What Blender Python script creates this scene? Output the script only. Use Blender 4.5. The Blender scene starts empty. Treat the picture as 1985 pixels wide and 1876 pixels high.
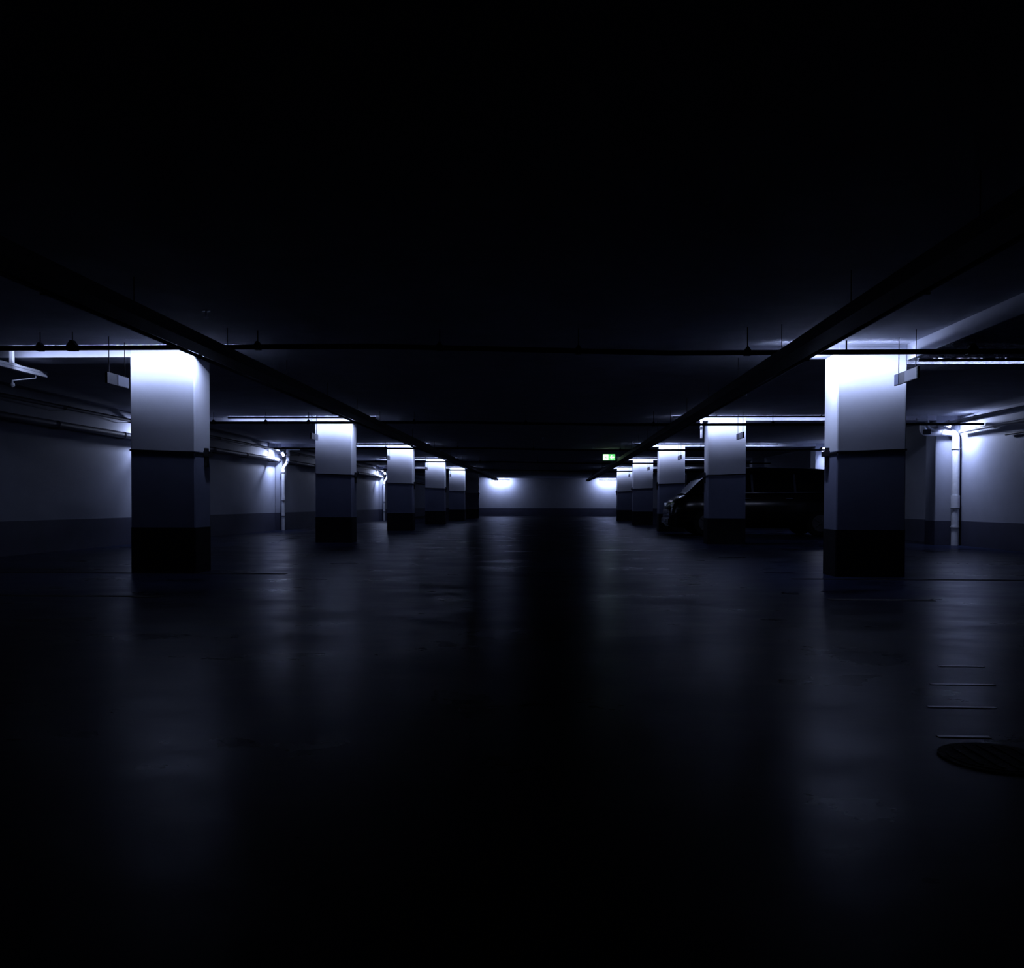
import bpy, math, random
from mathutils import Vector, Matrix

SC = bpy.context.scene
COL = SC.collection
R = math.radians
random.seed(7)

# ------------------------------------------------------------------ camera, world, exposure
# Bay module 7.5 m between pillar lines; U = metres per unit of the survey (px at one module).
S = 7.5
F = 1685.0
U = S / F
CAMH = 172 * U                      # camera 0.77 m above the floor

cam_d = bpy.data.cameras.new('camera')
cam = bpy.data.objects.new('camera', cam_d)
COL.objects.link(cam)
SC.camera = cam
cam_d.sensor_fit = 'HORIZONTAL'
cam_d.sensor_width = 36.0
cam_d.lens = 36.0 * F / 1985.0
cam_d.clip_start = 0.05
cam_d.clip_end = 300
YAW, PITCH, ROLL = 2.5, -1.2, 0.13
cam.location = (0, 0, CAMH)
cam.rotation_euler = (Matrix.Rotation(R(YAW), 3, 'Z') @ Matrix.Rotation(R(90 + PITCH), 3, 'X')
                      @ Matrix.Rotation(R(ROLL), 3, 'Z')).to_euler()
cam_d.shift_y = (38.5 + F * math.tan(R(-PITCH))) / 1985.0

world = bpy.data.worlds.new('world')
SC.world = world
world.use_nodes = True
world.node_tree.nodes['Background'].inputs[0].default_value = (0.002, 0.003, 0.012, 1)
world.node_tree.nodes['Background'].inputs[1].default_value = 0.05

SC.view_settings.view_transform = 'Standard'
SC.view_settings.look = 'None'
SC.view_settings.exposure = 0.0
SC.view_settings.gamma = 1.0
SC.view_settings.use_curve_mapping = False
SC.cycles.use_denoising = True
SC.cycles.max_bounces = 5
SC.cycles.diffuse_bounces = 3
SC.cycles.glossy_bounces = 2
SC.cycles.use_adaptive_sampling = True
SC.cycles.adaptive_threshold = 0.03
SC.cycles.sample_clamp_indirect = 4.0

TUBE_L = 310.0                       # radiance of the strip lights
WALL_L = 1400.0                      # radiance of the hooded lamps on the side walls
BATTEN_L = 620.0                    # radiance of the battens at the back wall
BAR_TILT = 70                       # downward tilt of the glowing strips
LIGHT_COL = (0.56, 0.65, 1.0)

# ------------------------------------------------------------------ materials
def mat(name, col, rough=0.6, metal=0.0, spec=0.5, noise=0.0, nscale=6.0, bump=0.0, bscale=40.0,
        coat=0.0, stretch=None, rvar=0.0, stint=(1, 1, 1)):
    m = bpy.data.materials.new(name)
    m.use_nodes = True
    nt = m.node_tree
    b = nt.nodes['Principled BSDF']
    b.inputs['Base Color'].default_value = (*col, 1)
    b.inputs['Roughness'].default_value = rough
    b.inputs['Metallic'].default_value = metal
    b.inputs['Specular IOR Level'].default_value = spec
    b.inputs['Specular Tint'].default_value = (*stint, 1)
    b.inputs['Coat Weight'].default_value = coat
    b.inputs['Coat Roughness'].default_value = 0.04
    tc = nt.nodes.new('ShaderNodeTexCoord')
    src = tc.outputs['Object']
    if stretch:
        mp = nt.nodes.new('ShaderNodeMapping')
        mp.inputs['Scale'].default_value = stretch
        nt.links.new(src, mp.inputs['Vector'])
        src = mp.outputs['Vector']
    if noise or rvar:
        n = nt.nodes.new('ShaderNodeTexNoise')
        n.inputs['Scale'].default_value = nscale
        n.inputs['Detail'].default_value = 6
        n.inputs['Roughness'].default_value = 0.62
        nt.links.new(src, n.inputs['Vector'])
    if noise:
        cr = nt.nodes.new('ShaderNodeValToRGB')
        e = cr.color_ramp.elements
        e[0].position, e[1].position = 0.3, 0.72
        e[0].color = (*[c * (1 - noise) for c in col], 1)
        e[1].color = (*[min(1, c * (1 + noise)) for c in col], 1)
        nt.links.new(n.outputs['Fac'], cr.inputs['Fac'])
        nt.links.new(cr.outputs['Color'], b.inputs['Base Color'])
    if rvar:
        mr = nt.nodes.new('ShaderNodeMapRange')
        mr.inputs['From Min'].default_value = 0.3
        mr.inputs['From Max'].default_value = 0.7
        mr.inputs['To Min'].default_value = rough - rvar
        mr.inputs['To Max'].default_value = rough + rvar
        nt.links.new(n.outputs['Fac'], mr.inputs['Value'])
        nt.links.new(mr.outputs['Result'], b.inputs['Roughness'])
    if bump:
        n2 = nt.nodes.new('ShaderNodeTexNoise')
        n2.inputs['Scale'].default_value = bscale
        n2.inputs['Detail'].default_value = 4
        nt.links.new(src, n2.inputs['Vector'])
        bp = nt.nodes.new('ShaderNodeBump')
        bp.inputs['Strength'].default_value = bump
        bp.inputs['Distance'].default_value = 0.02
        nt.links.new(n2.outputs['Fac'], bp.inputs['Height'])
        nt.links.new(bp.outputs['Normal'], b.inputs['Normal'])
    return m

def emit(name, col, strength):
    m = bpy.data.materials.new(name)
    m.use_nodes = True
    nt = m.node_tree
    nt.nodes.remove(nt.nodes['Principled BSDF'])
    e = nt.nodes.new('ShaderNodeEmission')
    e.inputs['Color'].default_value = (*col, 1)
    e.inputs['Strength'].default_value = strength
    nt.links.new(e.outputs[0], nt.nodes['Material Output'].inputs['Surface'])
    return m

M = {
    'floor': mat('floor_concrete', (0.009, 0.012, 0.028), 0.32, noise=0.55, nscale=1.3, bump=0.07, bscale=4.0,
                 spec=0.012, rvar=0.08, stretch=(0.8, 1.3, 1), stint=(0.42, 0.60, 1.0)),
    'ceiling': mat('ceiling_concrete', (0.40, 0.42, 0.48), 0.85, noise=0.12, nscale=3, bump=0.15, bscale=60, spec=0.1),
    'rough': mat('sprayed_insulation', (0.36, 0.37, 0.42), 0.95, noise=0.35, nscale=26, bump=1.0, bscale=38, spec=0.05),
    'wall': mat('wall_paint', (0.23, 0.245, 0.30), 0.7, noise=0.05, nscale=3, bump=0.05, bscale=60, spec=0.2),
    'wall_dark': mat('wall_dark_paint', (0.035, 0.038, 0.065), 0.6, noise=0.15, nscale=3, spec=0.3),
    'pillar': mat('pillar_white_paint', (0.62, 0.65, 0.74), 0.6, noise=0.04, nscale=4, bump=0.04, bscale=70, spec=0.2),
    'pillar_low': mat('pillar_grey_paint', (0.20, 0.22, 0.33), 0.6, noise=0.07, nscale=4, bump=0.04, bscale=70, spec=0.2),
    'plinth': mat('plinth_black_paint', (0.012, 0.012, 0.016), 0.7, noise=0.3, nscale=6, spec=0.15),
    'beam': mat('beam_paint', (0.55, 0.57, 0.66), 0.75, noise=0.08, nscale=5, spec=0.1),
    'black': mat('black_paint', (0.008, 0.008, 0.011), 0.6, noise=0.2, nscale=20, spec=0.2),
    'tray': mat('black_tray_steel', (0.012, 0.012, 0.016), 0.6, metal=0.0, noise=0.2, nscale=12, spec=0.15),
    'dark_steel': mat('dark_steel', (0.05, 0.05, 0.06), 0.5, metal=0.3, noise=0.2, nscale=15, spec=0.3),
    'conduit': mat('grey_conduit', (0.10, 0.105, 0.13), 0.55, noise=0.15, nscale=15, spec=0.3),
    'zinc': mat('galvanised_steel', (0.55, 0.57, 0.64), 0.42, metal=0.35, noise=0.15, nscale=18),
    'pvc': mat('pale_pvc', (0.55, 0.57, 0.63), 0.4, noise=0.08, nscale=14),
    'sign_panel': mat('sign_panel_grey', (0.15, 0.16, 0.20), 0.5, noise=0.06, nscale=10, spec=0.3),
    'sign_dark': mat('sign_panel_dark', (0.010, 0.011, 0.016), 0.5, noise=0.1, nscale=10, spec=0.3),
    'sign_blue': mat('sign_panel_blue', (0.07, 0.085, 0.16), 0.5, noise=0.06, nscale=10, spec=0.3),
    'white_metal': mat('white_enamel', (0.70, 0.72, 0.78), 0.45, noise=0.04, nscale=9),
    'car_paint': mat('car_black_paint', (0.002, 0.002, 0.0025), 0.2, coat=0.25, noise=0.1, nscale=4, spec=0.3),
    'car_glass': mat('car_dark_glass', (0.003, 0.003, 0.004), 0.06, noise=0.05, nscale=3, spec=0.5),
    'chrome': mat('chrome', (0.75, 0.76, 0.8), 0.12, metal=1.0, noise=0.05, nscale=9),
    'rubber': mat('tyre_rubber', (0.006, 0.006, 0.006), 0.8, noise=0.2, nscale=30, spec=0.1),
    'lens': mat('lamp_lens', (0.5, 0.52, 0.55), 0.1, noise=0.05, nscale=9),
    'red_lens': mat('red_lens', (0.25, 0.01, 0.01), 0.15, noise=0.05, nscale=9),
    'iron': mat('cast_iron', (0.006, 0.006, 0.007), 0.75, noise=0.3, nscale=25, bump=0.4, bscale=80, spec=0.08),
    'stripe': mat('glint_pale_paint', (0.16, 0.165, 0.19), 0.30, noise=0.5, nscale=14, bump=0.1, bscale=30, spec=0.5),  # pale colour stands in for glare on the floor bands
    'tube_bay': emit('dim_strip_glow', LIGHT_COL, TUBE_L * 0.6),
    'tube': emit('tube_glow', LIGHT_COL, TUBE_L),
    'batten': emit('batten_glow', LIGHT_COL, BATTEN_L),
    'bulb': emit('bulkhead_glow', LIGHT_COL, WALL_L),
    'exit_green': emit('exit_green_glow', (0.12, 0.62, 0.18), 1.5),
    'exit_white': emit('exit_white_glow', (0.86, 1.0, 0.74), 2.6),
}

# ------------------------------------------------------------------ helpers
def P(i):
    """Y of the front plane of pillar line i (1..)."""
    return (0.245 + i) * S

def Z(z):
    """height above the floor from units above the camera"""
    return CAMH + z * U

class MB:
    def __init__(self):
        self.v, self.f, self.sm = [], [], []

    def add(self, verts, faces, smooth=False):
        o = len(self.v)
        self.v += [tuple(p) for p in verts]
        for f in faces:
            self.f.append(tuple(o + k for k in f))
            self.sm.append(smooth)
        return self

    def box(self, a, b, bev=0.0):
        x0, y0, z0 = (min(a[k], b[k]) for k in range(3))
        x1, y1, z1 = (max(a[k], b[k]) for k in range(3))
        if bev <= 0:
            vs = [(x, y, z) for z in (z0, z1) for y in (y0, y1) for x in (x0, x1)]
            fs = [(0, 2, 3, 1), (4, 5, 7, 6), (0, 1, 5, 4), (2, 6, 7, 3), (0, 4, 6, 2), (1, 3, 7, 5)]
            return self.add(vs, fs)
        # chamfer of the vertical edges only
        pts = [(x0 + bev, y0), (x1 - bev, y0), (x1, y0 + bev), (x1, y1 - bev),
               (x1 - bev, y1), (x0 + bev, y1), (x0, y1 - bev), (x0, y0 + bev)]
        return self.prism(pts, z0, z1)

    def prism(self, pts, z0, z1):
        n = len(pts)
        vs = [(x, y, z0) for x, y in pts] + [(x, y, z1) for x, y in pts]
        fs = [tuple(range(n - 1, -1, -1)), tuple(range(n, 2 * n))]
        fs += [(k, (k + 1) % n, n + (k + 1) % n, n + k) for k in range(n)]
        return self.add(vs, fs)

    def extrude(self, pts, axis, a, b):
        """polygon in the plane perpendicular to axis ('X' or 'Y'), pts = (other, z)"""
        n = len(pts)
        if axis == 'Y':
            vs = [(p, a, z) for p, z in pts] + [(p, b, z) for p, z in pts]
        else:
            vs = [(a, p, z) for p, z in pts] + [(b, p, z) for p, z in pts]
        fs = [tuple(range(n - 1, -1, -1)), tuple(range(n, 2 * n))]
        fs += [(k, (k + 1) % n, n + (k + 1) % n, n + k) for k in range(n)]
        return self.add(vs, fs)

    def tube(self, path, r, seg=12, caps=True):
        path = [Vector(p) for p in path]
        rs = r if isinstance(r, (list, tuple)) else [r] * len(path)
        n = len(path)
        vs = []
        ref = None
        for k, p in enumerate(path):
            if k == 0:
                t = path[1] - p
            elif k == n - 1:
                t = p - path[k - 1]
            else:
                t = (path[k + 1] - p).normalized() + (p - path[k - 1]).normalized()
            t.normalize()
            if ref is None:
                ref = Vector((0, 0, 1)) if abs(t.z) < 0.9 else Vector((1, 0, 0))
            s = t.cross(ref).normalized()
            ref = s.cross(t).normalized()
            for j in range(seg):
                a = 2 * math.pi * j / seg
                vs.append(p + (s * math.cos(a) + ref * math.sin(a)) * rs[k])
        fs = []
        for k in range(n - 1):
            for j in range(seg):
                fs.append((k * seg + j, k * seg + (j + 1) % seg, (k + 1) * seg + (j + 1) % seg, (k + 1) * seg + j))
        self.add(vs, fs, True)
        if caps:
            self.add(vs[:seg], [tuple(range(seg - 1, -1, -1))])
            self.add(vs[-seg:], [tuple(range(seg))])
        return self

    def build(self, name, material, parent=None, org=None):
        if org is None:
            org = parent.matrix_world.translation if parent else Vector((0, 0, 0))
            if parent:
                org = worldloc(parent)
        me = bpy.data.meshes.new(name)
        me.from_pydata([tuple(Vector(p) - Vector(org)) for p in self.v], [], self.f)
        me.materials.append(material)
        me.polygons.foreach_set('use_smooth', self.sm)
        me.update()
        o = bpy.data.objects.new(name, me)
        COL.objects.link(o)
        if parent:
            o.parent = parent
        else:
            o.location = org
        return o

def worldloc(o):
    v = Vector(o.location)
    while o.parent:
        o = o.parent
        v = v + Vector(o.location)
    return v

def bend(path, r, n=5):
    """round the corners of a polyline with radius r"""
    path = [Vector(p) for p in path]
    out = [path[0]]
    for k in range(1, len(path) - 1):
        p, a, b = path[k], path[k - 1], path[k + 1]
        d1, d2 = (a - p), (b - p)
        q = min(r, d1.length * 0.49, d2.length * 0.49)
        s, e = p + d1.normalized() * q, p + d2.normalized() * q
        for j in range(n + 1):
            t = j / n
            out.append(s * (1 - t) ** 2 + p * 2 * t * (1 - t) + e * t * t)
    out.append(path[-1])
    return out

def thing(name, label, cat, loc=(0, 0, 0), group=None):
    o = bpy.data.objects.new(name, None)
    o.empty_display_size = 0.2
    COL.objects.link(o)
    o.location = loc
    o['label'], o['category'] = label, cat
    if group:
        o['group'] = group
    return o

def tag(o, label, cat, group=None):
    o['label'], o['category'] = label, cat
    if group:
        o['group'] = group
    return o

def struct(name, mb, m, org=(0, 0, 0)):
    o = mb.build(name, m, None, org)
    o['kind'] = 'structure'
    return o

def copy_tree(o, parent=None):
    c = o.copy()
    COL.objects.link(c)
    c.parent = parent
    for ch in [k for k in o.children]:
        copy_tree(ch, c)
    return c

ORD = ['nearest', 'second', 'third', 'fourth', 'fifth', 'sixth']

# ------------------------------------------------------------------ structure
XL, XR = -1750 * U, 1740 * U        # side walls
Y0, YB = -6.0, 7.62 * S             # behind the camera, back wall
HC = Z(378)                         # slab soffit
HB = Z(360)                         # soffit of the shallow cross beams
PW, PD = 161 * U, 0.43              # pillar width (X) and depth (Y)
PLX = (-1031 * U, -870 * U)         # left row of pillars, X range
PRX = (680 * U, 841 * U)            # right row

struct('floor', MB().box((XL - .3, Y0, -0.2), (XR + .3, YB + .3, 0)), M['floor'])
struct('ceiling', MB().box((XL - .3, Y0, HC), (XR + .3, YB + .3, HC + .25)), M['ceiling'])
wl = struct('wall_left', MB().box((XL - .25, Y0, 0), (XL, YB + .25, HC)), M['wall'])
wr = struct('wall_right', MB().box((XR, Y0, 0), (XR + .25, YB + .25, HC)), M['wall'])
wb = struct('wall_back', MB().box((XL, YB, 0), (XR, YB + .25, HC)), M['wall'])
wn = struct('wall_near', MB().box((XL - .25, Y0 - .25, 0), (XR + .25, Y0, HC)), M['wall'])
struct('baseboard_left', MB().box((XL, Y0, 0), (XL + .006, YB, Z(-60))), M['wall_dark'])
struct('baseboard_right', MB().box((XR - .006, Y0, 0), (XR, YB, Z(-68))), M['wall_dark'])
struct('baseboard_back', MB().box((XL, YB - .006, 0), (XR, YB, Z(-62))), M['wall_dark'])

# pilasters on the side walls at every pillar line (children of the walls)
PIL = 45 * U
for i in range(1, 7):
    for side, w, xa, xb, zp in (('l', wl, XL, XL + PIL, -60), ('r', wr, XR - 100 * U, XR, -68)):
        o = MB().box((xa, P(i), 0), (xb, P(i) + PD, HC), 0.012).build('pilaster', M['wall'], w)
        d = 0.004
        MB().box((xa - (d if side == 'r' else -d * 0), P(i) - d, 0), (xb + (d if side == 'l' else 0), P(i) + PD + d, Z(zp))) \
            .build('pilaster_base', M['wall_dark'], o)

# shallow cross beams over the parking bays, front face flush with the pillar fronts
tn = 0
for i in range(1, 7):
    for xa, xb, hb in ((XL, -800 * U, Z(358) if i == 1 else HB), (625 * U, XR, HB)):
        if i == 1 and xa > 0:
            tn += 1
            struct('trim_%d' % tn, MB().box((PRX[1], P(i), Z(332)), (xb, P(i) + PD, HC)), M['rough'])
            xb = PRX[1]
        tn += 1
        struct('trim_%d' % tn, MB().box((xa, P(i) + .001, hb), (xb, P(i) + PD - .001, HC)), M['beam'])

# lower insulated soffit over the near right bays, side face towards the aisle
def rough_soffit():
    mb = MB()
    xa, xb, ya, yb, zb = PRX[1] + .012, XR, 0.5 * S, P(1) - .002, Z(341)
    nx, ny = 150, 220
    rnd = random.Random(3)
    vs, fs = [], []
    for j in range(ny + 1):
        for k in range(nx + 1):
            x = xa + (xb - xa) * k / nx
            y = ya + (yb - ya) * (j / ny) ** 0.6
            dz = 0 if k in (0,) else rnd.uniform(-0.010, 0.006)
            vs.append((x, y, zb + dz))
    for j in range(ny):
        for k in range(nx):
            a = j * (nx + 1) + k
            fs.append((a, a + nx + 1, a + nx + 2, a + 1))
    mb.add(vs, fs)
    return mb
tn += 1
so = struct('trim_%d' % tn, rough_soffit(), M['rough'])
so2 = MB().box((PRX[1], 0.5 * S, Z(341)), (PRX[1] + .012, P(1) - .002, HC)).build('soffit_edge_board', M['beam'], so)

# ------------------------------------------------------------------ pillars
HS = Z(128)                         # height of the strap
HP = Z(-60)                         # top of the black plinth

def make_pillar(inner):
    """inner = +1: aisle on the +X side (left row), -1: right row. Built round its base centre."""
    root = thing('pillar', '-', 'pillar', (0, 0, 0), 'painted concrete pillars')
    w, d = PW / 2, PD / 2
    MB().box((-w, -d, HS), (w, d, HC), 0.012).build('upper_shaft', M['pillar'], root)
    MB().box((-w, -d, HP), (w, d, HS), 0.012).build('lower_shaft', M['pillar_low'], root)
    e = 0.004
    MB().box((-w - e, -d - e, 0), (w + e, d + e, HP), 0.014).build('plinth', M['plinth'], root)
    # strap: thin band that runs down a little towards the aisle
    t, hh = 0.008, 0.0095
    zo, zi = HS + 0.010, HS - 0.018
    xo, xi = -inner * (w + t), inner * (w + t)
    lp = [(xo, -d - t, zo), (xi, -d - t, zi), (xi, d + t, zi), (xo, d + t, zo)]
    ip = [(-inner * w, -d, zo), (inner * w, -d, zi), (inner * w, d, zi), (-inner * w, d, zo)]
    mb = MB()
    vs = [(x, y, z - hh) for x, y, z in lp] + [(x, y, z + hh) for x, y, z in lp] \
        + [(x, y, z - hh) for x, y, z in ip] + [(x, y, z + hh) for x, y, z in ip]
    fs = []
    for k in range(4):
        k2 = (k + 1) % 4
        fs += [(k, k2, 4 + k2, 4 + k), (8 + k2, 8 + k, 12 + k, 12 + k2),
               (4 + k, 4 + k2, 12 + k2, 12 + k), (8 + k, 8 + k2, k2, k)]
    mb.add(vs, fs)
    st = mb.build('strap', M['black'], root)
    cx = inner * w
    MB().box((cx, 0.03, zi - 0.145), (cx + inner * 0.03, 0.10, zi + 0.065)).build('clamp', M['black'], root)
    MB().box((cx, 0.015, zi - 0.028), (cx + inner * 0.05, 0.15, zi + 0.028)).build('clamp_box', M['black'], root)
    return root

protoL, protoR = make_pillar(1), make_pillar(-1)
cl, cr_ = sum(PLX) / 2, sum(PRX) / 2
for i in (1, 2, 3, 4, 5, 6):
    o = protoL if i == 1 else copy_tree(protoL)
    o.location = (cl, P(i) + PD / 2, 0)
    o['label'] = ('unlit dark pillar standing last in the left row, before the back wall' if i == 6 else
                  'lit white pillar with black base and strap, %s from the front in the left row' % (ORD[i - 1] if i > 1 else 'first'))
for i in (1, 2, 3, 4, 5):
    o = protoR if i == 1 else copy_tree(protoR)
    o.location = (cr_, P(i) + PD / 2, 0)
    o['label'] = 'lit white pillar with black base and strap, %s from the front in the right row' % (ORD[i - 1] if i > 1 else 'first')

# ------------------------------------------------------------------ strip lights in front of the pillars
def light_bar(root, cuts, y, z, ceil=HC, lum='tube', tilt=BAR_TILT, hs=1.0 * U, lip=2.2 * U, drop=4.0 * U):
    """slim bar, its glowing strip faces the pillar (+Y) and a little down; z = strip centre"""
    t = .0025
    ct, st = math.cos(R(tilt)), math.sin(R(tilt))
    xa, xb = cuts[0], cuts[-1]
    # back plate, top and lip as one folded profile
    MB().extrude([(y - 3.2 * U, z - hs - drop), (y + lip, z - hs - drop), (y + lip, z - hs - drop + t), (y - 3.2 * U + t, z - hs - drop + t),
                  (y - 3.2 * U + t, z + hs + t), (y - 3.2 * U, z + hs + t)], 'X', xa, xb).build('channel', M['dark_steel'], root)
    for k in range(len(cuts) - 1):
        p, q = cuts[k] + .01, cuts[k + 1] - .01
        lm = lum if not (lum == 'tube' and (q < -1050 * U or p > 850 * U)) else 'tube_bay'
        vs = [(p, y - hs * st, z - hs * ct), (q, y - hs * st, z - hs * ct), (q, y + hs * st, z + hs * ct), (p, y + hs * st, z + hs * ct)]
        MB().add(vs, [(0, 3, 2, 1)]).build('glowing_strip', M[lm], root)
        o = .0015
        bk = [(vx, vy - o * ct, vz + o * st) for vx, vy, vz in vs]
        MB().add(bk, [(0, 1, 2, 3)]).build('strip_backing', M['dark_steel'], root)
        xm = (p + q) / 2
        MB().box((xm - .008, y - 3.2 * U - .004, z - hs - drop), (xm + .008, y - 3.2 * U, ceil)).build('hanger', M['dark_steel'], root)
    return root

def strip_light(cuts, y, z, label, ceil=HC, ret=None, sgn=1):
    cuts = [c * U for c in cuts]
    root = thing('strip_light', label, 'strip light', ((cuts[0] + cuts[-1]) / 2, y, z), 'strip lights at the pillar lines')
    light_bar(root, cuts, y, z, ceil)
    if ret is not None:             # short return along the aisle side of the pillar, turned to that side
        hs, t = 4.2 * U, .0025
        ct, st = math.cos(R(50)), math.sin(R(50))
        ya, yb = y + 10 * U, y + DT + PD * .62
        x = ret
        vs = [(x + sgn * hs * st, ya, z - hs * ct), (x + sgn * hs * st, yb, z - hs * ct), (x - sgn * hs * st, yb, z + hs * ct), (x - sgn * hs * st, ya, z + hs * ct)]
        MB().add(vs, [(0, 1, 2, 3) if sgn > 0 else (3, 2, 1, 0)]).build('return_strip', M['tube'], root)
        pr = [(x + sgn * (4 * U - t), z - hs), (x + sgn * 4 * U, z - hs), (x + sgn * 4 * U, z + hs + t), (x - sgn * 3 * U, z + hs + t),
              (x - sgn * 3 * U, z + hs), (x + sgn * (4 * U - t), z + hs)]
        MB().extrude(pr, 'Y', ya - .005, yb + .005).build('return_channel', M['dark_steel'], root)
        MB().box((x + sgn * 4 * U - .004, yb - .03, z + hs + t), (x + sgn * 4 * U + .004, yb - .02, ceil)).build('hanger', M['dark_steel'], root)
    return root

DT = 52 * U                         # strip this far in front of the pillar
for i in range(1, 6):
    nm = 'first' if i == 1 else ORD[i - 1]
    strip_light((-1295 if i == 1 else -1400, -1075, -752), P(i) - DT, Z(373),
                'long slim strip light under the ceiling at the %s pillar of the left row' % nm, ret=-815 * U, sgn=1)
    if i == 1:
        strip_light((520, 842), P(i) - DT, Z(354),
                    'short slim strip light across the top of the first pillar of the right row', ret=626 * U, sgn=-1)
        strip_light((856, 1090, 1330), P(i) - 26 * U, Z(338.6),
                    'strip light under the rough lowered ceiling beside the first pillar of the right row', ceil=Z(341))
    else:
        strip_light((520, 885, 1400), P(i) - DT, Z(373),
                    'long slim strip light under the ceiling at the %s pillar of the right row' % nm, ret=626 * U, sgn=-1)

# ------------------------------------------------------------------ wall lamps: small hooded heads turned to the side walls
def wall_lamp(wx, sgn, y, z, label):
    """head on a bracket at a pilaster, facing the wall, the camera side and a little down"""
    root = thing('wall_lamp', label, 'wall lamp', (wx + sgn * .36, y, z), 'wall lamps high on the side walls')
    c = Vector((wx + sgn * .36, y, z))
    n = Vector((-sgn * .90, -.14, -.40)).normalized()
    r = n.cross(Vector((0, 0, 1))).normalized()
    u = r.cross(n).normalized()
    w, h = .075, .045
    def quad(off, kw, kh):
        return [c + n * off + r * sx * w * kw + u * sz * h * kh for sx, sz in ((-1, -1), (1, -1), (1, 1), (-1, 1))]
    bx = quad(-.05, 1.0, 1.0) + quad(-.004, 1.12, 1.12)
    MB().add(bx, [(3, 2, 1, 0), (4, 5, 6, 7), (0, 1, 5, 4), (1, 2, 6, 5), (2, 3, 7, 6), (3, 0, 4, 7)]).build('housing', M['dark_steel'], root)
    MB().add(quad(0, 1, 1), [(0, 1, 2, 3)]).build('glowing_face', M['bulb'], root)
    q0, q1 = quad(-.004, 1.12, 1.12), quad(.075, 1.12, 1.12)
    MB().add([q0[3], q0[2], q1[2], q1[3], q0[1], q1[1], q0[0], q1[0]],
             [(0, 1, 2, 3), (1, 4, 5, 2) if sgn > 0 else (0, 3, 7, 6)]).build('hood', M['dark_steel'], root)
    e = c - n * .05
    MB().tube([e, (e.x, y + .10, e.z), (wx + sgn * .10, P(math.floor(y / S - .245 + .6)) - .001, z)], .010, 8).build('bracket_arm', M['dark_steel'], root)
    return root

for i in (2, 3, 4, 5):
    wall_lamp(XL, 1, P(i) - (.42 if i == 2 else .32), Z(310), 'small lit wall lamp among the pipes on the left wall at the %s pillar line' % ORD[i - 1])
for i in (2, 3):
    wall_lamp(XR, -1, P(i) - .34, Z(338), 'small lit wall lamp among the pipes on the right wall at the %s pillar line' % ORD[i - 1])

# two battens in front of the back wall
for x, lab in ((-728 * U, 'small lit batten lamp glowing on the back wall at the end of the left side'),
               (850 * U, 'small lit batten lamp glowing on the back wall at the end of the right side')):
    y, z = YB - .50, Z(352)
    root = thing('batten_lamp', lab, 'lamp', (x, y, z), 'batten lamps at the back wall')
    light_bar(root, (x - .62, x + .62), y, z, lum='batten', tilt=45, hs=4.0 * U, lip=0.5 * U, drop=0.5 * U)

# ------------------------------------------------------------------ black pipes across the hall in front of each pillar line
DP = 0.127 * S
for i in range(1, 6):
    y = P(i) - DP
    zl, zr = Z(342 if i == 1 else 335), Z(324)
    root = thing('ceiling_pipe', 'thin black pipe hung across the ceiling in front of the %s pair of pillars' % ('nearest' if i == 1 else ORD[i - 1]),
                 'pipe', (0, y, zl), 'black pipes across the hall')
    r = 5.6 * U
    pth = [(-1745 * U, y, zl), (-380 * U, y, zl), (250 * U, y, zr), (1735 * U, y, zr)]
    MB().tube(pth, r, 12).build('pipe', M['black'], root)
    xs = (-1128, -1055, -640, -240, 60, 420, 890, 1180) if i == 1 else (-1400, -1180, -1000, -560, -100, 420, 900, 1250)
    for x in xs:
        x *= U
        z = zl if x < -380 * U else (zr if x > 250 * U else zl + (zr - zl) * (x + 380 * U) / (630 * U))
        top = Z(341) if (i == 1 and x > PRX[1]) else HC
        w = 11 * U if abs(x / U) in (1055, 890) else 6.5 * U
        c = MB().extrude([(x - w, z - r * 1.15), (x + w, z - r * 1.15), (x + w, z + r * .9), (x + w * .25, z + r + w),
                          (x - w * .25, z + r + w), (x - w, z + r * .9)], 'Y', y - r * 1.2, y + r * 1.2).build('clamp', M['black'], root)
        MB().tube([(x, y, z + r), (x, y, top)], .005, 6).build('hanger_rod', M['black'], c)

# ------------------------------------------------------------------ cable trays along both edges of the aisle
def tray(xa, xb, zb, zt, label):
    root = thing('cable_tray', label, 'cable tray', ((xa + xb) / 2, 0, zb), 'cable trays along the aisle')
    ya, yb = -3.0, P(6) + 3.5
    t = .004
    MB().box((xa, ya, zb), (xb, yb, zb + t)).build('tray_bottom', M['tray'], root)
    for x in (xa, xb - t):
        MB().box((x, ya, zb + t), (x + t, yb, zt)).build('side_rail', M['tray'], root)
    for k, dx in enumerate((.05, .095, .13)):
        MB().tube([(xa + dx, ya, zb + .02), (xa + dx, yb, zb + .02)], .013 - .002 * k, 8).build('cable', M['black'], root)
    y = 0.6 * S
    while y < yb:
        MB().box(((xa + xb) / 2 - .003, y, zb + t), ((xa + xb) / 2 + .003, y + .006, HC)).build('hanger', M['tray'], root)
        y += S / 4
    return root

tray(-720 * U, -673 * U, Z(305), Z(327), 'long black cable tray hung along the left edge of the aisle')
tray(463 * U, 506 * U, Z(292), Z(313), 'long black cable tray hung along the right edge of the aisle')

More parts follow.
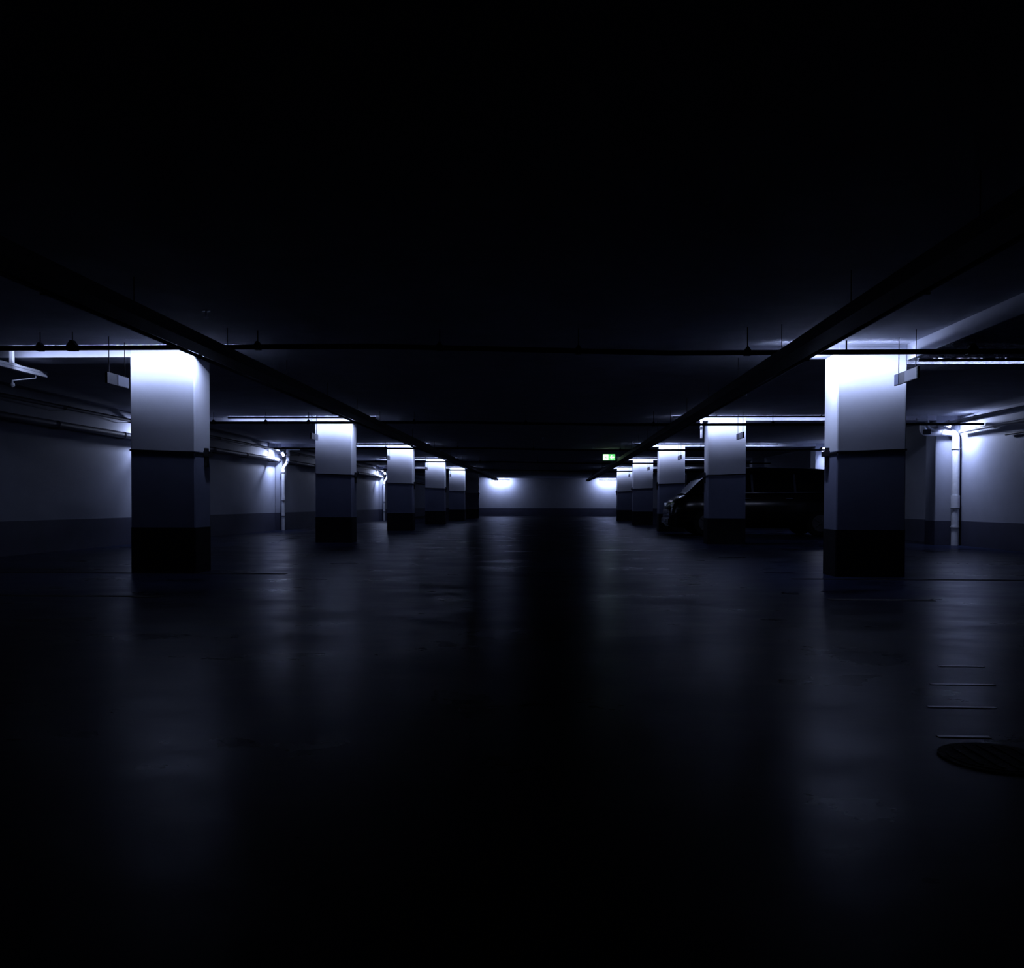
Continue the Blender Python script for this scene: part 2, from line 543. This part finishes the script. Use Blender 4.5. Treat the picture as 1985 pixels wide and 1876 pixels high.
for x, z, lab in ((-735 * U, Z(307), 'thin grey conduit running beside the left cable tray'),
                  (521 * U, Z(297), 'thin grey conduit running beside the right cable tray')):
    root = thing('conduit', lab, 'conduit', (x, 0, z))
    MB().tube([(x, -3, z), (x, P(6), z)], 4.0 * U, 8).build('pipe', M['conduit'], root)
    y = 0.4 * S
    while y < P(6):
        MB().box((x - 5.2 * U, y, z - 5.2 * U), (x + 5.2 * U, y + .02, z + 5.2 * U)).build('saddle', M['conduit'], root)
        y += S / 3

# ------------------------------------------------------------------ parking bay sign boards, one in front of each pillar
def sign_board(side, i):
    x = -1003 * U if side < 0 else 788 * U
    ya, yb = P(i) - (0.100 if side < 0 else 0.115) * S, P(i) - 0.040 * S
    zc, hh = Z(284), 12.5 * U
    sd = 'left' if side < 0 else 'right'
    root = thing('sign_board', 'small hanging bay sign board before the %s pillar of the %s row' % ('first' if i == 1 else ORD[i - 1], sd),
                 'sign', (x, (ya + yb) / 2, zc), 'hanging bay sign boards')
    t = .012
    MB().box((x - t, ya, zc - hh), (x + t, yb, zc + hh)).build('board', M['sign_dark'], root)
    q = -side * t                   # face towards the aisle
    L = yb - ya
    if side < 0:
        pan = ((.47, .98, 'sign_panel'),)
    else:
        pan = ((.02, .52, 'sign_panel'), (.80, .98, 'sign_blue'))
    for a, b, m in pan:
        MB().box((x + q, ya + a * L, zc - hh * .92), (x + q + (-side) * .004, ya + b * L, zc + hh * .92)).build('panel', M[m], root)
    for y in (ya + .12 * L, yb - .15 * L):
        MB().tube([(x, y, zc + hh), (x, y, HC)], .0045, 6).build('hanger_rod', M['black'], root)

for i in range(1, 6):
    sign_board(-1, i)
    sign_board(1, i)

# ------------------------------------------------------------------ pipes along the side walls
def wall_pipe(x, z, r, ya, yb, m, label, wallx, step=2.1, brk=True):
    root = thing('wall_pipe', label, 'pipe', (x, (ya + yb) / 2, z), 'pipes along the side walls')
    MB().tube([(x, ya, z), (x, yb, z)], r, 14).build('pipe', m, root)
    y = ya + .7
    while y < yb - .3:
        c = MB().tube([(x, y, z), (x, y + .035, z)], r * 1.13, 14).build('collar', m, root)
        if brk:
            MB().box((min(x, wallx), y + .005, z - r * 1.3), (max(x, wallx), y + .03, z - r * 1.02)).build('bracket', M['dark_steel'], c)
        y += step

wall_pipe(-1718 * U, Z(274), 12 * U, 2.0, YB - .02, M['conduit'], 'thick dark pipe along the left wall, the lower of two', XL)
wall_pipe(-1690 * U, Z(332), 7 * U, 2.0, YB - .02, M['conduit'], 'thinner dark pipe along the left wall, the upper of two', XL)
wall_pipe(1642 * U, Z(336), 10 * U, 2.0, P(2) + .6, M['zinc'], 'pale pipe under the ceiling along the right wall, uppermost of three', XR, brk=False)
wall_pipe(1712 * U, Z(306), 7 * U, 2.0, P(2) - .30, M['conduit'], 'dark pipe along the right wall below the pale one', XR)
wall_pipe(1729 * U, Z(268), 4.2 * U, 2.0, 2.01 * S, M['black'], 'thin black pipe fixed on the lit part of the right wall', XR)

# vertical brackets that carry the left wall pipes
for i in (2, 3, 5):
    x, y = -1700 * U, P(i) - .62
    root = thing('pipe_bracket', 'dark upright pipe bracket on the left wall before the %s pillar line' % ORD[i - 1], 'bracket', (x, y, Z(255)),
                 'pipe brackets on the left wall')
    MB().box((XL, y, Z(262)), (XL + .02, y + .04, HC)).build('post', M['dark_steel'], root)
    MB().box((XL + .02, y, Z(256)), (-1685 * U, y + .04, Z(260))).build('arm', M['dark_steel'], root)
    MB().tube(bend([(-1676 * U, y + .02, Z(346)), (-1676 * U, y + .02, Z(258))], .03), .010, 8).build('rod', M['dark_steel'], root)

# ------------------------------------------------------------------ drain pipes at the pilasters
def drain(path, r, collars, label, y, wallside):
    root = thing('drain_pipe', label, 'drain pipe', (path[-1][0], y, 0), 'drain pipes at the side walls')
    pts = bend([(a, y, b) for a, b in path], r * 1.9, 6)
    MB().tube(pts, r, 14).build('pipe', M['pvc'], root)
    for (xc, za, zb, k) in collars:
        MB().tube([(xc, y, za), (xc, y, zb)], r * k, 14).build('collar', M['pvc'], root)
        MB().tube([(xc, y, za - .012), (xc, y, za)], r * k * 1.02, 14).build('seal_ring', M['black'], root)
    return root

for i, lab in ((3, 'pale drain pipe with a sideways kink at the third pillar line by the left wall'),
               (5, 'far pale kinked drain pipe at the fifth pillar line by the left wall')):
    xa, xb = -1662 * U, -1694 * U
    drain([(-1585 * U, Z(348)), (xa, Z(348)), (xa, Z(262)), (xb, Z(222)), (xb, 0.0)], 10.5 * U,
          ((xa, Z(300), Z(318), 1.14), (xa, Z(266), Z(276), 1.14), (xb, Z(196), Z(214), 1.14), (xb, Z(20), Z(40), 1.2), (xb, Z(-80), Z(-66), 1.14)),
          lab, P(i) - 14 * U, XL)
r_ = 15.5 * U
xr = 1716 * U
drain([(1580 * U, Z(342)), (1580 * U, Z(306)), (xr, Z(306)), (xr, 0.0)], r_,
      ((xr, Z(236), Z(240), 1.1), (xr, Z(-14), Z(40), 1.16), (xr, Z(-96), Z(-90), 1.12)),
      'pale upright drain pipe with a top elbow beside the lit right wall', P(2) - 19 * U, XR)

# valve with a small box on the branch near the right pillar
root = thing('pipe_valve', 'small pipe valve with a grey box hung right of the nearest right pillar', 'valve', (1560 * U, P(2) - .5, Z(330)))
vx, vy = 1562 * U, P(2) - .45
MB().tube(bend([(vx - .20, vy, Z(352)), (vx, vy, Z(352)), (vx, vy, Z(318)), (vx + .12, vy, Z(306))], .06), .032, 10).build('pipe', M['pvc'], root)
MB().box((vx - .06, vy - .03, Z(292)), (vx + .05, vy + .04, Z(312))).build('box', M['sign_dark'], root)
MB().tube([(vx, vy, Z(352)), (vx, vy, HC)], .006, 6).build('hanger_rod', M['zinc'], root)

# short white hanging conduit at the second right pillar
x, y = 648 * U, P(2) - .06
root = thing('hanging_conduit', 'short white conduit hanging down beside the second pillar of the right row', 'conduit', (x, y, Z(282)))
MB().tube([(x, y, Z(284)), (x, y, HC)], .022, 10).build('pipe', M['white_metal'], root)
MB().tube([(x, y, Z(322)), (x, y, Z(334))], .032, 10).build('collar', M['dark_steel'], root)
MB().tube([(x, y, Z(282)), (x, y, Z(284))], .026, 10).build('end_cap', M['dark_steel'], root)

# ------------------------------------------------------------------ hanging rail with a camera at the far left
x = -1308 * U
zr_ = Z(331)
ry, py = 1.308 * S, 1.226 * S
root = thing('ceiling_rail', 'white rail hung under the ceiling at the far left edge', 'rail', (x, ry - .5, zr_))
prof = [(x - .028, zr_ - .030), (x + .028, zr_ - .030), (x + .028, zr_ - .006), (x + .020, zr_ - .003), (x + .020, zr_ + .003),
        (x + .028, zr_ + .006), (x + .028, zr_ + .030), (x - .028, zr_ + .030)]
MB().extrude(prof, 'Y', ry - 3.0, ry).build('rail_profile', M['white_metal'], root)
MB().box((x - .018, py - .018, zr_ + .036), (x + .018, py + .018, HC)).build('hanger_post', M['white_metal'], root)
MB().box((x - .035, py - .04, zr_ + .030), (x + .035, py + .04, zr_ + .036)).build('foot_plate', M['white_metal'], root)

root = thing('security_camera', 'small bright camera on a thin arm under the white rail at the far left', 'camera', (x, py, Z(287)))
cx_, cy_, cz_ = x, py, Z(287)
MB().tube(bend([(x, ry - .18, zr_ - .03), (x, ry - .18, zr_ - .062), (cx_, cy_, cz_ + .045)], .01), .006, 8).build('arm', M['white_metal'], root)
MB().tube([(cx_, cy_, cz_ + .05), (cx_, cy_, cz_ + .02), (cx_, cy_, cz_ + .012), (cx_, cy_, cz_ - .012), (cx_, cy_, cz_ - .026)],
          [.012, .014, .028, .028, .010], 14).build('dome', M['white_metal'], root)

# ------------------------------------------------------------------ ceiling sprinklers
def sprinkler(x, y, label):
    root = thing('sprinkler', label, 'sprinkler', (x, y, HC), 'ceiling sprinklers')
    MB().tube([(x, y, HC), (x, y, HC - .012)], .034, 16).build('rosette', M['zinc'], root)
    MB().tube([(x, y, HC - .012), (x, y, HC - .05), (x, y, HC - .056)], [.012, .009, .004], 10).build('body', M['zinc'], root)
    MB().tube([(x, y, HC - .062), (x, y, HC - .066)], .022, 14).build('deflector', M['zinc'], root)
    for s in (-1, 1):
        MB().tube([(x + s * .009, y, HC - .045), (x + s * .013, y, HC - .055), (x + s * .006, y, HC - .064)], .0025, 6).build('frame_arm', M['zinc'], root)

sprinkler(-675 * U, 1.0 * S, 'tiny sprinkler on the dark ceiling above the nearest left pillar')
sprinkler(612 * U, 0.85 * S, 'tiny sprinkler on the dark ceiling above the nearest right pillar')
sprinkler(-42 * U, 2.95 * S, 'tiny sprinkler on the dark ceiling over the middle of the aisle')
sprinkler(496 * U, 3.13 * S, 'tiny sprinkler on the ceiling before the exit sign')

# ------------------------------------------------------------------ exit sign
ex, ey, ez = 408 * U, 3.6 * S, Z(325)
root = thing('exit_sign', 'glowing green and white exit sign hanging from the dark ceiling', 'exit sign', (ex, ey, ez))
w, h = 42 * U, 21 * U
MB().box((ex - w - .01, ey, ez - h - .01), (ex + w + .01, ey + .05, ez + h + .01)).build('housing', M['dark_steel'], root)
pn = MB().box((ex - w, ey - .004, ez - h), (ex + w, ey, ez + h)).build('green_panel', M['exit_green'], root)
dx = ex - w * .52
# white door field with running figure, arrow
MB().box((dx - w * .40, ey - .007, ez - h * .92), (dx + w * .40, ey - .004, ez + h * .92)).build('door_field', M['exit_white'], pn)
fig = MB()
def seg2(x0, z0, x1, z1, t, mbx):
    a, b = Vector((x0, z0)), Vector((x1, z1))
    d = (b - a).normalized()
    n = Vector((-d.y, d.x)) * t
    pts = [a + n, a - n, b - n, b + n]
    mbx.extrude([(dx + p.x * w, ez + p.y * h) for p in pts], 'Y', ey - .010, ey - .007)
seg2(-.02, .30, .04, -.18, .07, fig); seg2(.03, -.15, .20, -.42, .055, fig); seg2(.20, -.42, .14, -.75, .05, fig)
seg2(.02, -.15, -.12, -.45, .055, fig); seg2(-.12, -.45, -.32, -.50, .05, fig); seg2(-.02, .25, .20, .05, .045, fig)
seg2(-.02, .25, -.22, .05, .045, fig)
fig.extrude([(dx + w * (-.02 + .075 * math.cos(a * .7854)), ez + h * (.52 + .15 * math.sin(a * .7854))) for a in range(8)], 'Y', ey - .010, ey - .007)
fig.build('running_figure', M['exit_green'], pn)
ar = MB()
ax = ex + w * .48
ar.extrude([(ax - w * .34, ez), (ax, ez + h * .72), (ax + w * .06, ez + h * .62), (ax - w * .10, ez + h * .20), (ax + w * .36, ez + h * .20),
            (ax + w * .36, ez - h * .20), (ax - w * .10, ez - h * .20), (ax + w * .06, ez - h * .62), (ax, ez - h * .72)], 'Y', ey - .007, ey - .004)
ar.build('arrow', M['exit_white'], pn)
for s in (-1, 1):
    MB().tube([(ex + s * w * .6, ey + .025, ez + h), (ex + s * w * .6, ey + .025, HC)], .006, 6).build('hanger_rod', M['dark_steel'], root)

# ------------------------------------------------------------------ car parked in the right bay, nose to the aisle
def make_car(label):
    """length along +X (nose at x=0), centred on y=0, ground z=0"""
    root = thing('car', label, 'car', (0, 0, 0))
    Lc, W = 4.45, 0.90
    # stations: x, bottom z, belt z, half width at sill, half width at belt
    st = [(0.00, .30, .62, .60, .62), (.06, .22, .74, .72, .74), (.20, .20, .90, .82, .83), (.45, .20, .99, .87, .86),
          (.85, .20, 1.02, .90, .885), (1.6, .20, 1.03, .90, .89), (2.6, .20, 1.04, .90, .89), (3.5, .20, 1.06, .90, .88),
          (4.1, .22, 1.08, .88, .86), (4.38, .28, 1.06, .84, .82), (4.45, .36, .96, .80, .78)]
    ring = 14
    vs, fs = [], []
    for x, zb, zt, ws, wt in st:
        zm = zb + (zt - zb) * .55
        pr = [(-ws * .86, zb), (-ws * .97, zb + .10), (-ws, zb + .2), (-ws * 1.0, zm), (-wt, zt - .05), (-wt * .94, zt), (-wt * .4, zt + .03)]
        pr = pr + [(-a, b) for a, b in reversed(pr)]
        vs += [(x, a, b) for a, b in pr]
    for k in range(len(st) - 1):
        for j in range(ring):
            fs.append((k * ring + j, (k + 1) * ring + j, (k + 1) * ring + (j + 1) % ring, k * ring + (j + 1) % ring))
    mb = MB().add(vs, fs, True)
    mb.add(vs[:ring], [tuple(range(ring))])
    mb.add(vs[-ring:], [tuple(range(ring - 1, -1, -1))])
    body = mb.build('body', M['car_paint'], root)
    # greenhouse
    gs = [(.38, 1.00, 1.02, .80, .76), (.70, 1.02, 1.30, .86, .76), (1.02, 1.03, 1.55, .87, .70), (1.35, 1.03, 1.63, .87, .66),
          (2.2, 1.03, 1.675, .87, .66), (3.2, 1.04, 1.66, .87, .66), (3.9, 1.05, 1.60, .86, .66), (4.22, 1.06, 1.44, .84, .68), (4.40, 1.05, 1.08, .80, .74)]
    vs, fs = [], []
    for x, zb, zt, wb_, wt in gs:
        pr = [(-wb_, zb), (-(wb_ * .35 + wt * .65), zb + (zt - zb) * .72), (-wt, zt - .03 * min(1, (zt - zb) / .3)), (-wt * .8, zt), (0, zt + .025)]
        pr = pr + [(-a, b) for a, b in reversed(pr[:-1])]
        vs += [(x, a, b) for a, b in pr]
    n = 9
    for k in range(len(gs) - 1):
        for j in range(n - 1):
            fs.append((k * n + j, (k + 1) * n + j, (k + 1) * n + j + 1, k * n + j + 1))
    MB().add(vs, fs, True).build('cabin', M['car_paint'], root)

    def gpt(x, f, s, off=.006):
        """point on the cabin side at station x, height fraction f, side s"""
        for k in range(len(gs) - 1):
            a, b = gs[k], gs[k + 1]
            if a[0] <= x <= b[0]:
                t = (x - a[0]) / (b[0] - a[0])
                zb, zt, wb_, wt = (a[q] + (b[q] - a[q]) * t for q in (1, 2, 3, 4))
                wm = wb_ * .35 + wt * .65
                if f <= .72:
                    y = wb_ + (wm - wb_) * f / .72
                else:
                    y = wm + (wt - wm) * (f - .72) / .28
                return (x, s * (y + off), zb + (zt - zb) * f)
    def pane(xs, f0, f1, s, name, m, par, off=.006):
        mb = MB()
        vs = []
        for x0 in xs:
            vs += [gpt(x0, f0, s, off), gpt(x0, .72 if f1 > .72 else f1, s, off), gpt(x0, f1, s, off)]
        fs = []
        for k in range(len(xs) - 1):
            for q in (0, 1):
                f = (k * 3 + q, (k + 1) * 3 + q, (k + 1) * 3 + q + 1, k * 3 + q + 1)
                fs.append(f if s > 0 else f[::-1])
        mb.add(vs, fs, True)
        return mb.build(name, m, par)
    for s in (-1, 1):
        for xs in ((.80, 1.02, 1.2, 1.35, 1.9), (1.98, 2.2, 2.9), (2.98, 3.2, 3.9, 4.05)):
            pane(xs, .08, .88, s, 'side_window', M['car_glass'], root)
        pts = [gpt(q, .02, s, .012) for q in (.75, 1.02, 1.35, 2.2, 3.2, 3.9, 4.12)]
        MB().tube(pts, .011, 6).build('window_trim', M['chrome'], root)
        for hx in (1.92, 2.93):
            MB().add([gpt(hx, .05, s, .012), gpt(hx + .05, .05, s, .012), gpt(hx + .05, .72, s, .012), gpt(hx, .72, s, .012)],
                     [(0, 1, 2, 3) if s > 0 else (3, 2, 1, 0)]).build('pillar_trim', M['chrome'], root)
        for hx in (1.72, 2.72):
            MB().tube(bend([(hx, s * .885, .90), (hx + .01, s * .925, .905), (hx + .17, s * .925, .905), (hx + .18, s * .885, .90)], .02), .014, 8) \
                .build('door_handle', M['chrome'], root)
        m_ = MB()
        m_.tube([(.92, s * .85, 1.07), (.95, s * .97, 1.10)], .022, 8)
        m_.tube([(.90, s * 1.0, 1.13), (.93, s * 1.0, 1.13), (1.0, s * 1.0, 1.13), (1.03, s * 1.0, 1.13)], [.04, .095, .095, .07], 12)
        m_.build('wing_mirror', M['car_paint'], root)
        MB().tube([(1.032, s * 1.0, 1.13), (1.036, s * 1.0, 1.13)], .068, 12).build('mirror_glass', M['chrome'], root)
        # lamps
        hl = MB().extrude([(s * .42, .60), (s * .66, .60), (s * .74, .72), (s * .70, .80), (s * .46, .72)][::(1 if s > 0 else -1)], 'X', .045, .15)
        hl.build('headlamp', M['lens'], root)
        MB().box((4.40, s * .66, .78), (4.455, s * .80, 1.08)).build('tail_lamp', M['red_lens'], root)
        MB().tube([gpt(q, .97, s, -.01) for q in (1.4, 2.2, 3.2, 3.9)], .014, 6).build('roof_rail', M['chrome'], root)
        for wx in (.86, 3.55):
            wh = thing_part('wheel', root)
            t_ = MB().tube([(wx, s * .70, .32), (wx, s * .72, .32), (wx, s * .88, .32), (wx, s * .905, .32)], [.29, .32, .32, .29], 28)
            ty = t_.build('tyre', M['rubber'], root)
            MB().tube([(wx, s * .902, .32), (wx, s * .915, .32)], .20, 20).build('rim', M['dark_steel'], ty)
            for k in range(5):
                a = k * 2 * math.pi / 5
                MB().tube([(wx, s * .922, .32), (wx + .19 * math.cos(a), s * .918, .32 + .19 * math.sin(a))], .018, 6).build('spoke', M['dark_steel'], ty)
    # windscreen, grille, bumper bar, number plate
    wsn = [(.42, 1.03, .70), (.70, 1.305, .70), (1.0, 1.55, .62)]
    vs = []
    for x, z, hw in wsn:
        vs += [(x - .012, -hw, z + .012), (x - .016, 0, z + .032), (x - .012, hw, z + .012)]
    fs = [(0, 1, 4, 3), (1, 2, 5, 4), (3, 4, 7, 6), (4, 5, 8, 7)]
    MB().add(vs, fs, True).build('windscreen', M['car_glass'], root)
    for z in (.50, .56, .62):
        MB().box((-.012, -.34, z), (.05, .34, z + .018)).build('grille_bar', M['chrome'], root)
    MB().box((-.03, -.66, .30), (.10, .66, .42), .03).build('bumper', M['car_paint'], root)
    MB().box((-.036, -.26, .33), (-.028, .26, .40)).build('plate', M['sign_panel'], root)
    return root

def thing_part(name, root):
    return None

car = make_car('black people carrier parked nose out between the second and third right pillars')
car.location = (652 * U, 2.925 * S, 0)

# ------------------------------------------------------------------ floor details
x, y = 304 * U, 0.356 * S
root = thing('drain_cover', 'round dark metal drain cover in the floor at the lower right', 'drain cover', (x, y, 0))
MB().tube([(x, y, 0.0005), (x, y, .004)], .165, 40).build('ring', M['iron'], root)
MB().tube([(x, y, .004), (x, y, .006)], .142, 36).build('lid', M['iron'], root)
for k in range(-2, 3):
    hl = math.sqrt(.125 ** 2 - (k * .045) ** 2)
    MB().box((x + k * .045 - .006, y - hl, .006), (x + k * .045 + .006, y + hl, .009)).build('rib', M['iron'], root)

for k, (D, xa, xb) in enumerate(((.557, 415, 462), (.500, 365, 425), (.443, 322, 378), (.386, 288, 326))):  # floor bands drawn only where glare catches them, glint put in as pale colour
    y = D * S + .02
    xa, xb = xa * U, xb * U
    o = MB().box((xa, y - .012, .0003), (xb, y + .012, .002)).build('glint_stripe', M['stripe'], None, ((xa + xb) / 2, y, 0))
    tag(o, 'thin pale glint stripe painted on the right floor, %s above the drain cover' % ('first', 'second', 'third', 'topmost')[3 - k],
        'floor stripe', 'painted glint stripes on the right floor')

def shadow_strip(xa, xb, y, w, label):  # shadow lines across the floor, put in as flat black strips
    root = thing('shadow_line', label, 'shadow line', ((xa + xb) / 2, y, 0), 'painted shadow lines across the floor')
    MB().box((xa, y - w, .0004), (xb, y + w, .002)).build('dark_strip', M['iron'], root)
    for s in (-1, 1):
        MB().box((xa, y + s * (w + .004) - .004, .0004), (xb, y + s * (w + .004) + .004, .0025)).build('strip_edge', M['black'], root)

shadow_strip(XL + .02, -640 * U, P(1) - .05, .05, 'long black painted shadow line on the floor at the nearest left pillar')
shadow_strip(XL + .02, -715 * U, .93 * S, .04, 'shorter black painted shadow line on the floor before the nearest left pillar')
shadow_strip(560 * U, XR - .02, P(1) - .30, .05, 'long black painted shadow line on the floor at the nearest right pillar')
shadow_strip(505 * U, 690 * U, .945 * S, .04, 'short black painted shadow line on the floor before the nearest right pillar')
